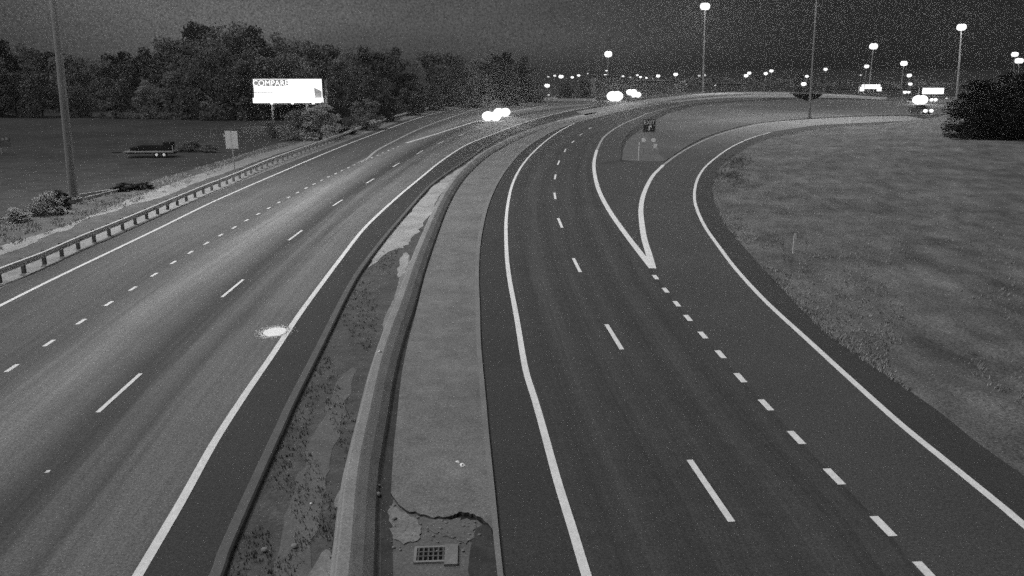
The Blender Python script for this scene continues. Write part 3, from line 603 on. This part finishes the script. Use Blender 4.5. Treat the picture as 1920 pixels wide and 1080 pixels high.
ar = MB().box((0, -.045, zb + .45), (.12, .02, .5)); ar.v = [tuple(Matrix.Rotation(R(0), 3, 'Y') @ Vector(p)) for p in ar.v]
ar.add([(-.02, -.06, zb + .78), (.28, -.06, zb + .78), (.28, -.06, zb + .48)], [(0, 2, 1)]); ar.build('arrow', M['reflector'], t)
b0 = at(1227, 285)
t = thing('marker_box', 'small white marker box beside the right post of the exit sign', 'marker', b0)
MB().box((0, 0, .3), (.06, .06, .65)).build('post', M['pole'], t); MB().box((0, -.02, .70), (.52, .2, .46)).build('panel', M['white'], t)
for x, y0, y1, lb in ((1487, 478, 436, 'thin pale delineator post standing alone in the right field'), (1197, 301, 266, 'pale delineator post at the left edge of the gore island')):
    s = pix(y0); h_ = (y0 - y1) / s
    t = thing('delineator_post', lb, 'delineator', at(x, y0), 0, 'delineator posts')
    MB().box((0, 0, h_ / 2), (.09, .03, h_)).build('post', M['white'], t); MB().box((.02, -.02, h_ - .16), (.16, .02, .3)).build('reflector', M['white'], t)
t = thing('notice_board', 'low grey notice board at the far left edge of the dark field', 'notice board', at(6, 290))
MB().box((-.2, .05, .8), (.1, .1, 1.6)).build('post', M['darkpole'], t); MB().box((-1.5, .05, .8), (.1, .1, 1.6)).build('post', M['darkpole'], t)
MB().box((-.2, 0, 1.45), (2.5, .06, 1.1)).build('panel', M['verge'], t)
for i in range(5): MB().box((-1.1 + i * .45, -.05, 1.85 - .06 * (i % 2)), (.26, .03, .32)).build('faded_mark', M['palesoil'], t)

# flatbed trailer and timbers in the dark field
b0 = at(285, 294)
t = thing('flatbed_trailer', 'dark flatbed trailer parked in the unlit field under the billboard', 'trailer', b0, R(3))
MB().box((0, 0, .62), (5.6, 2.2, .16)).build('deck', M['post'], t); MB().box((0, -1.12, .72), (5.3, .06, .10)).build('side_rail', M['sign'], t)
MB().box((0, 0, 0.45), (5.4, .9, .16)).build('chassis', M['black'], t)
MB().box((.5, .2, 1.0), (3.6, 1.5, .55)).box((2.0, .1, 1.35), (.9, 1.2, .6)).box((-1.9, .3, .9), (.8, 1.2, .35)).build('load', M['leaf_black'], t)
for sx in (.9, 1.75):
    w_ = MB().tube((sx, -1.0, .34), (sx, -.78, .34), .34, .34, 14).build('wheel', M['black'], t); MB().tube((sx, -1.03, .34), (sx, -1.0, .34), .16, .16, 10).build('hub', M['reflector'], w_)
MB().box((-3.6, 0, .5), (1.8, .12, .12)).build('drawbar', M['black'], t)
MB().box((2.72, -.9, 1.0), (.08, .08, .7)).build('stake', M['pole'], t)
for (x0, y0), (x1, y1), lb in (((150, 369), (226, 357), 'upper pale timber beam lying beside the nearest mast'), ((160, 375), (226, 358.5), 'lower pale timber beam lying beside the nearest mast')):
    a, c = at(x0, y0), at(x1, y1); d = c - a
    o = MB().box((0, 0, .12), (d.length, .16, .2)).build('timber_beam', M['wood'], None, (a + c) / 2, math.atan2(d.y, d.x)); tag(o, lb, 'timber beam', 'timber beams by the mast')

# ------------------------------------------------------------------ vehicles
def wheel_parts(t, xs, ys, r, w=.22):
    for x in xs:
        for y in ys:
            a = MB().tube((x - w / 2, y, r), (x + w / 2, y, r), r, r, 18).build('wheel', M['black'], t)
            MB().tube((x + (w / 2 if x > 0 else -w / 2), y, r), (x + (w / 2 + .02 if x > 0 else -w / 2 - .02), y, r), r * .6, r * .6, 12).build('rim', M['steel'], a)
def vehicle(kind, label, loc, rz, paint, head=.16, spot=0, hs=1.0, one=False, sc=1, bar=0):
    t = thing('pickup_truck' if kind == 'pickup' else 'car', label, 'pickup truck' if kind == 'pickup' else 'car', loc, rz, 'vehicles with headlights on')
    # the vehicle looks along -Y of its own frame
    L, Wd = (5.4, 1.95) if kind == 'pickup' else (4.5, 1.8)
    bm = MB(); z0 = .32 if kind == 'pickup' else .22; hd = 1.02 if kind == 'pickup' else .82
    sec = [(-L / 2, .86, z0 + .12, hd - .22), (-L / 2 + .18, .96, z0, hd - .1), (-L / 2 + .9, 1, z0, hd), (-L / 2 + 1.5, 1, z0, hd + .08), (L / 2 - 1.0, 1, z0, hd + .1), (L / 2 - .2, .97, z0, hd + .05), (L / 2, .9, z0 + .1, hd - .1)]
    v, f = [], []
    for y, k, a, b_ in sec:
        w = Wd / 2 * k; v += [(-w * .94, y, a), (-w, y, (a + b_) / 2), (-w * .95, y, b_ - .06), (-w * .85, y, b_), (w * .85, y, b_), (w * .95, y, b_ - .06), (w, y, (a + b_) / 2), (w * .94, y, a)]
    for i in range(len(sec) - 1): f += [(i * 8 + j, i * 8 + (j + 1) % 8, i * 8 + 8 + (j + 1) % 8, i * 8 + 8 + j) for j in range(8)]
    f += [tuple(range(7, -1, -1)), tuple(range(len(v) - 8, len(v)))]
    bm.add(v, f).build('body', M['car'][paint], t)
    zc = hd + .08; zr = zc + (.62 if kind == 'pickup' else .52); y0, y1 = (-L / 2 + 1.5, L / 2 - 2.1) if kind == 'pickup' else (-L / 2 + 1.15, L / 2 - .5)
    c = [(-.88, y0, zc), (.88, y0, zc), (.88, y1, zc), (-.88, y1, zc), (-.68, y0 + .6, zr), (.68, y0 + .6, zr), (.68, y1 - .35, zr), (-.68, y1 - .35, zr)]
    MB().add([(x * Wd / 1.8, y, z) for x, y, z in c], [(0, 1, 5, 4), (1, 2, 6, 5), (2, 3, 7, 6), (3, 0, 4, 7)]).build('window_band', M['glass'], t)
    MB().add([(x * Wd / 1.8, y, z + q) for q in (-.01, .05) for x, y, z in c[4:]], [(3, 2, 1, 0), (4, 5, 6, 7), (0, 1, 5, 4), (1, 2, 6, 5), (2, 3, 7, 6), (3, 0, 4, 7)]).build('roof', M['car'][paint], t)
    if kind == 'pickup':
        for sx in (-1, 1): MB().box((sx * Wd * .46, L / 2 - 1.05, hd + .22), (.07, 2.0, .22)).build('bed_side', M['car'][paint], t)
    MB().box((0, -L / 2 - .02, z0 + .16), (Wd * .92, .14, .2)).build('bumper', M['black'], t)
    MB().box((0, -L / 2 - .01, hd - .36), (Wd * .42, .06, .2)).build('grille', M['black'], t)
    wheel_parts(t, (-Wd / 2 + .1, Wd / 2 - .1), (-L / 2 + .85, L / 2 - .95), .36 if kind == 'pickup' else .32)
    for sx in (-1, 1):
        MB().ball((sx * Wd * .38, -L / 2 - .06, max(hd - .3, head * .9)), head * hs, 8, .9, 1.15).build('headlight_and_glare', M['head'], t)  # oversized balls: glare built into the shape
        MB().box((sx * (Wd / 2 + .12), y0 + .45, zc + .1), (.2, .1, .15)).build('mirror', M['car'][paint], t)
        MB().box((sx * Wd * .4, L / 2 + .0, hd - .2), (.3, .06, .14)).build('tail_light', M['signdark'], t)
    if bar:
        MB().box((0, y0 + .9, zr + .12), (1.3, .25, .12)).build('roof_rack', M['black'], t)
        for k in range(bar): MB().ball(((k - (bar - 1) / 2) * 1.2 / max(1, bar - 1), y0 + .75, zr + .2), head * .72, 6, .8, 1.1).build('roof_lamp', M['head'], t)
    if spot:
        for sx in (-1, 1):
            ld = bpy.data.lights.new('headlight_beam', 'SPOT'); ld.energy = spot; ld.spot_size = R(60); ld.spot_blend = .8; ld.shadow_soft_size = .15
            lo = bpy.data.objects.new('headlight_beam', ld); C.objects.link(lo); lo.parent = t; lo.location = (sx * Wd * .36, -L / 2 - .1 - head * 1.25, hd - .1); lo.rotation_euler = (R(74), 0, R(180))
    return t
vehicle('pickup', 'pickup with glaring headlights on the left road', at(919, 225), R(8), 0, head=1.0, spot=5000)
vehicle('car', 'car with headlights beside and just behind the glaring pickup', at(938, 217), R(10), 1, head=.95, spot=3000)
vehicle('car', 'car with round glaring headlights where the barrier meets the far road', at(1150, 189), R(4), 2, head=1.6, spot=5000)
vehicle('car', 'car with headlights on in front of the pale building', at(1183, 178), R(-2), 1, head=1.15)
vehicle('car', 'car with headlights slightly lower right of the one by the pale building', at(1191, 182), R(-2), 0, head=.95)
vehicle('car', 'car with the brightest headlights below the right lit canopy', at(1714, 195), R(12), 2, head=1.35, spot=12000)
vehicle('car', 'car with small headlights to the right of the brightest right hand car', at(1740, 190), R(12), 1, head=.5)
vehicle('pickup', 'pickup with two widely spaced headlights lowest in the right hand traffic', at(1724, 213), R(12), 0, head=.4)

# ------------------------------------------------------------------ buildings
def building(label, x0, x1, ytop, D, depth, wall, wins=0, name='building', cat='building', roofy=.4):
    a, b_ = up(x0, ytop, D), up(x1, ytop, D); w = b_.x - a.x; h_ = a.z
    t = thing(name, label, cat, ((a.x + b_.x) / 2, D, 0), 0)
    MB().box((0, depth / 2, h_ / 2), (w, depth, h_)).build('wall', M[wall], t)
    MB().box((0, depth / 2, h_ + .15), (w + .6, depth + .6, .3)).build('roof', M['roof'], t)
    for i in range(wins):
        x = -w / 2 + (i + .5) * w / wins
        o = MB().box((x, -.02, h_ * .45), (w / wins * .45, .1, h_ * .3)).build('window', M['wall2'], t)
        MB().box((x, -.06, h_ * .45), (w / wins * .38, .06, h_ * .24)).build('pane', M['pane'], o)
    return t
building('pale boxy building behind the glaring headlights', 1117, 1172, 143, 330, 18, 'wall', 0)
building('long low pale building right of the boxy one', 1172.5, 1262, 153, 326, 20, 'wall', 0)
building('dark low building left of the thin dark mast', 1330, 1398, 158, 350, 20, 'wall2', 0)
building('dark low shed behind the left lit canopy', 1560, 1780, 168, 380, 16, 'wall2', 0)
def canopy(label, x0, x1, y, D, th):
    a, b_ = up(x0, y, D), up(x1, y, D); w = b_.x - a.x; t = thing('lit_canopy', label, 'canopy', ((a.x + b_.x) / 2, D, 0), 0, 'lit station canopies')
    hh_ = th * D / F
    MB().box((0, 4, a.z + hh_ / 2 + .15), (w + .6, 9, .3)).build('roof', M['roof'], t)
    MB().box((0, 0, a.z), (w, .5, hh_)).build('lit_fascia', M['canopy'], t)
    for sx in (-.42, -.14, .14, .42): MB().tube((sx * w, 4, 0), (sx * w, 4, a.z + hh_ / 2), .2, .2, 8).build('column', M['pole'], t)
    return t
cn = canopy('left lit canopy with drooping bright ends', 1616, 1650, 162.5, 330, 8)
w_ = 35 * 330 / F
for sx in (-1, 1): MB().box((sx * w_ * .44, -.05, up(1633, 167, 330).z), (w_ * .22, .5, 1.6)).build('lit_fascia', M['canopy'], cn)
canopy('right lit canopy, longer, above the right hand traffic', 1730, 1769, 170.5, 300, 11)
# culvert in the far grass
t = thing('culvert', 'dark culvert opening in the far grass beside the thin mast', 'culvert', at(1516, 189))
p = MB(); p.add([(-4.6, 0, 2.0), (-3.6, 0, 1.0), (-1, 0, .1), (1, 0, .1), (3.2, 0, 1.1), (4.2, 0, 2.0), (-4.6, 1.5, 2.0), (-3.6, 1.5, 1.0), (-1, 1.5, .1), (1, 1.5, .1), (3.2, 1.5, 1.1), (4.2, 1.5, 2.0)], [(0, 1, 2, 3, 4, 5), (5, 4, 10, 11), (0, 5, 11, 6), (0, 6, 7, 1)]); p.build('opening', M['black'], t)
MB().box((-.2, .6, 2.2), (11, 1.4, .4)).build('headwall', M['shoulder_conc'], t)

# ------------------------------------------------------------------ trees
def tree_meshes(seed, n=5200, lean=0, shape='round'):
    r = random.Random(seed); v, f = [], []; mb = MB()
    blobs = []
    nb = 44
    for i in range(nb):
        z = r.uniform(.05, .93); w = (.40 * min(1, (1.03 - z) / .45) ** .6) if shape == 'round' else (1.02 - z) * .42
        a = r.uniform(0, 6.28); d = w * r.uniform(.35, 1); blobs.append((math.cos(a) * d, math.sin(a) * d, z, r.uniform(.07, .15) * (1 if shape == 'round' else .75)))
    for i in range(n):
        b = r.choice(blobs); a, t = r.uniform(0, 6.28), math.acos(r.uniform(-1, 1)); q = b[3] * r.uniform(.5, 1.12) ** 1
        c = Vector((b[0] + q * math.sin(t) * math.cos(a), b[1] + q * math.sin(t) * math.sin(a), b[2] + q * math.cos(t) * .8)); s = r.uniform(.008, .021)
        x = Vector((r.gauss(0, 1), r.gauss(0, 1), r.gauss(0, 1))).normalized(); y = x.orthogonal().normalized(); k = len(v)
        v += [c - x * s, c + y * s, c + x * s * 1.2, c - y * s]; f.append((k, k + 1, k + 2, k + 3))
    mb.tube((0, 0, 0), (0, 0, .4), .022, .014, 8)
    for b in blobs[:9]: mb.tube((0, 0, min(.38, b[2] * .5)), b[:3], .010, .003, 5)
    mb.tube((0, 0, .4), (0, 0, .85), .014, .003, 6)
    return (v, f), (mb.v, mb.f)
TM = {}
def tree(name, label, x, D, h_, w_, leafm, seed, grp, by=None, shape='round', cat='tree'):
    key = (seed, leafm.name, shape)
    if key not in TM:
        a, b_ = tree_meshes(seed, shape=shape); TM[key] = (mesh('crown', a[0], a[1], leafm), mesh('trunk', b_[0], b_[1], M['bark']))
    t = thing(name, label, cat, (x, D, -.05), random.uniform(0, 6.28), grp)
    for nm, me in (('crown', TM[key][0]), ('trunk', TM[key][1])):
        o = link(nm, me, t); o.scale = (w_, w_, h_)
    return t
# treeline: (x px, top y px, distance, width factor, tone)
prof = [(-60, 70), (0, 62), (60, 90), (120, 96), (180, 100), (230, 92), (290, 82), (345, 50), (400, 28), (450, 34), (490, 58), (540, 64), (600, 76), (650, 82), (720, 78), (780, 90), (850, 96), (910, 92), (960, 98), (1010, 106), (1050, 150)]
px = [p[0] for p in prof]; py = [p[1] for p in prof]
rows = []
x = -60; i = 0
while x < 1030:
    D = 185 + (i * 53 % 40); top = np.interp(x, px, py) + (i % 3) * 3; rows.append((x, top, D, 1)); x += 38 + (i * 7 % 5) * 5; i += 1
x = -40
while x < 1000:
    D = 166 + (i * 31 % 16); top = np.interp(x, px, py) + 38 + (i * 17 % 30); rows.append((x, top, D, 0)); x += 50 + (i * 11 % 4) * 8; i += 1
rows = [r for r in rows if r[0] < 960 or r[3]]
rows.sort(key=lambda r: r[0])
tone = ['dark', 'mid toned', 'paler']
nth = 0; seen = {}
for x, top, D, back in rows:
    if x > 700: D += 60 * (x - 700) / 300
    p = up(x, top, D); h_ = p.z; k = (int(x) * 13 + back) % 3; nth += 1
    tn = k if not back else min(k, 1)
    pos = 'at the left frame edge' if x < 100 else 'beyond the nearest light mast' if x < 250 else 'left of the billboard' if x < 470 else 'behind the billboard' if x < 620 else 'right of the billboard' if x < 800 else 'above the glaring pickup' if x < 960 else 'at the wood right end'
    key = (back, tn, pos); seen[key] = seen.get(key, 0) + 1
    word = ['', 'second ', 'third ', 'fourth ', 'fifth ', 'sixth '][seen[key] - 1]
    tree('tree', '%s%s %s tree %s' % (word, tone[tn], 'tall rear row' if back else 'lower front row', pos) + (' from the left' if word else ''), p.x, D, h_, h_ * (1.0 if h_ < 18 else .85), M['leaf'][tn], int(x) % 5, 'trees of the wood behind the left road')
# shrubs in front of the wood: (x, base y, top y, tone)
for i, (x, by_, ty_, tn, lb) in enumerate(((602, 262, 193, 3, 'pale rounded bush just right of the billboard posts'), (560, 262, 206, 1, 'bush between the billboard posts'), (687, 243, 184, 1, 'conical bush right of the pale rounded one'), (765, 216, 165, 1, 'bush where the guardrail starts to bend'), (815, 204, 163, 1, 'small bush above the bend of the guardrail'), (880, 191, 150, 1, 'bush above the glaring headlights'),
        (505, 258, 225, 1, 'small bush at the left billboard post'), (985, 186, 152, 0, 'dark bush at the right end of the wood'), (1060, 182, 153, 0, 'dark bush right of the wood under the lamps'), (1095, 182, 150, 0, 'dark bush left of the pale building'), (945, 188, 150, 1, 'mid toned bush near the right end of the wood'), (1277, 172, 150, 2, 'round tree at the right end of the long low building'), (1374, 171, 153, 1, 'round bush behind the far bend'), (640, 252, 200, 0, 'dark bush between the pale bush and the conical one'), (725, 228, 180, 0, 'dark low bush behind the guardrail'), (1500, 175, 136, 0, 'dark tree with a lamp showing under its crown'), (1215, 178, 158, 1, 'small bush before the long low building'), (1440, 172, 155, 0, 'low dark bush behind the far bend'), (1550, 175, 158, 0, 'low dark bush right of the thin mast'))):
    b0 = at(x, by_); p = up(x, ty_, b0.y)
    tree('bush', lb, b0.x, b0.y, p.z, p.z * 1.35, M['leaf'][tn], 5 + i % 3, 'bushes along the wood and the far road', cat='bush')
v, f = [], []
for _ in range(9000):
    xx = random.uniform(1180, 1920); D = random.uniform(430, 520); tp_ = up(xx, 146 + 9 * noise.noise(Vector((xx * .03, 0, 0))) + (0 if xx < 1500 else 8), D).z
    c = Vector((up(xx, 150, D).x, D, random.uniform(0, max(1, tp_)))); sz = random.uniform(.25, .7)
    a = Vector((random.gauss(0, 1), random.gauss(0, 1), random.gauss(0, 1))).normalized() * sz; b = a.orthogonal().normalized() * sz; k = len(v)
    v += [c - a, c + b, c + a, c - b]; f.append((k, k + 1, k + 2, k + 3))
tag(link('far_wood', mesh('far_wood', v, f, M['leaf'][0])), 'far dark belt of trees beyond the bend and the lit canopies', 'wood', kind='stuff')
# dark trees on the right
for i, (x, by_, ty_, wf, lb) in enumerate(((1806, 250, 176, 1.0, 'lowest leftmost black unlit tree of the right hand clump'), (1838, 262, 155, 1.15, 'black unlit tree at the left end of the right hand clump'), (1880, 268, 138, 1.1, 'tallest black unlit tree of the right hand clump'), (1945, 272, 130, 1.1, 'black unlit tree cut by the right edge of the frame'), (1822, 268, 196, 1.3, 'low black unlit bush at the foot of the right hand clump'), (1905, 272, 190, 1.2, 'low black unlit bush in front of the right hand clump'), (1855, 266, 195, 1.2, 'middle black unlit bush in front of the right hand clump'), (1990, 280, 150, 1.2, 'outermost black unlit tree beyond the frame edge'))):
    b0 = at(x, by_); p = up(x, ty_, b0.y)
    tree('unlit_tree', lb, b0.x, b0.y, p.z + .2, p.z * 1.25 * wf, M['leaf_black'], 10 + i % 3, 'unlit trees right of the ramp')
# scrubby bushes by the nearest mast
for x, by_, ty_, m_, lb, wf in ((92, 402, 358, M['leaf'][2], 'scrubby pale bush left of the nearest mast', 1.6), (118, 392, 355, M['leaf_black'], 'small black bush at the foot of the nearest mast', 1.3), (235, 357, 342, M['leaf_black'], 'long dark brush heap beyond the timbers', 4), (268, 354, 341, M['leaf_black'], 'second dark brush heap beyond the timbers', 4), (35, 415, 388, M['leaf'][2], 'low pale scrub at the left edge behind the path', 2.4), (360, 283, 262, M['leaf'][0], 'dark brush pile right of the flatbed trailer', 3), (395, 285, 268, M['leaf'][0], 'smaller dark brush pile left of the road sign', 2.5)):
    b0 = at(x, by_); p = up(x, ty_, b0.y)
    tree('shrub', lb, b0.x, b0.y, p.z, p.z * wf, m_, 14, 'shrubs near the mast and trailer', cat='shrub')

# ------------------------------------------------------------------ thin night air
hm = bpy.data.materials.new('night_air'); hm.use_nodes = True; hn, hl = hm.node_tree.nodes, hm.node_tree.links; hn.clear()
pv = hn.new('ShaderNodeVolumePrincipled'); pv.inputs['Density'].default_value = HAZE; pv.inputs['Anisotropy'].default_value = .93; pv.inputs['Color'].default_value = (.9, .9, .9, 1)
ho = hn.new('ShaderNodeOutputMaterial'); hl.new(pv.outputs[0], ho.inputs['Volume'])
hb = MB().box((0, 2900, 19.5), (7200, 6300, 42)).build('haze', hm); hb['kind'] = 'stuff'
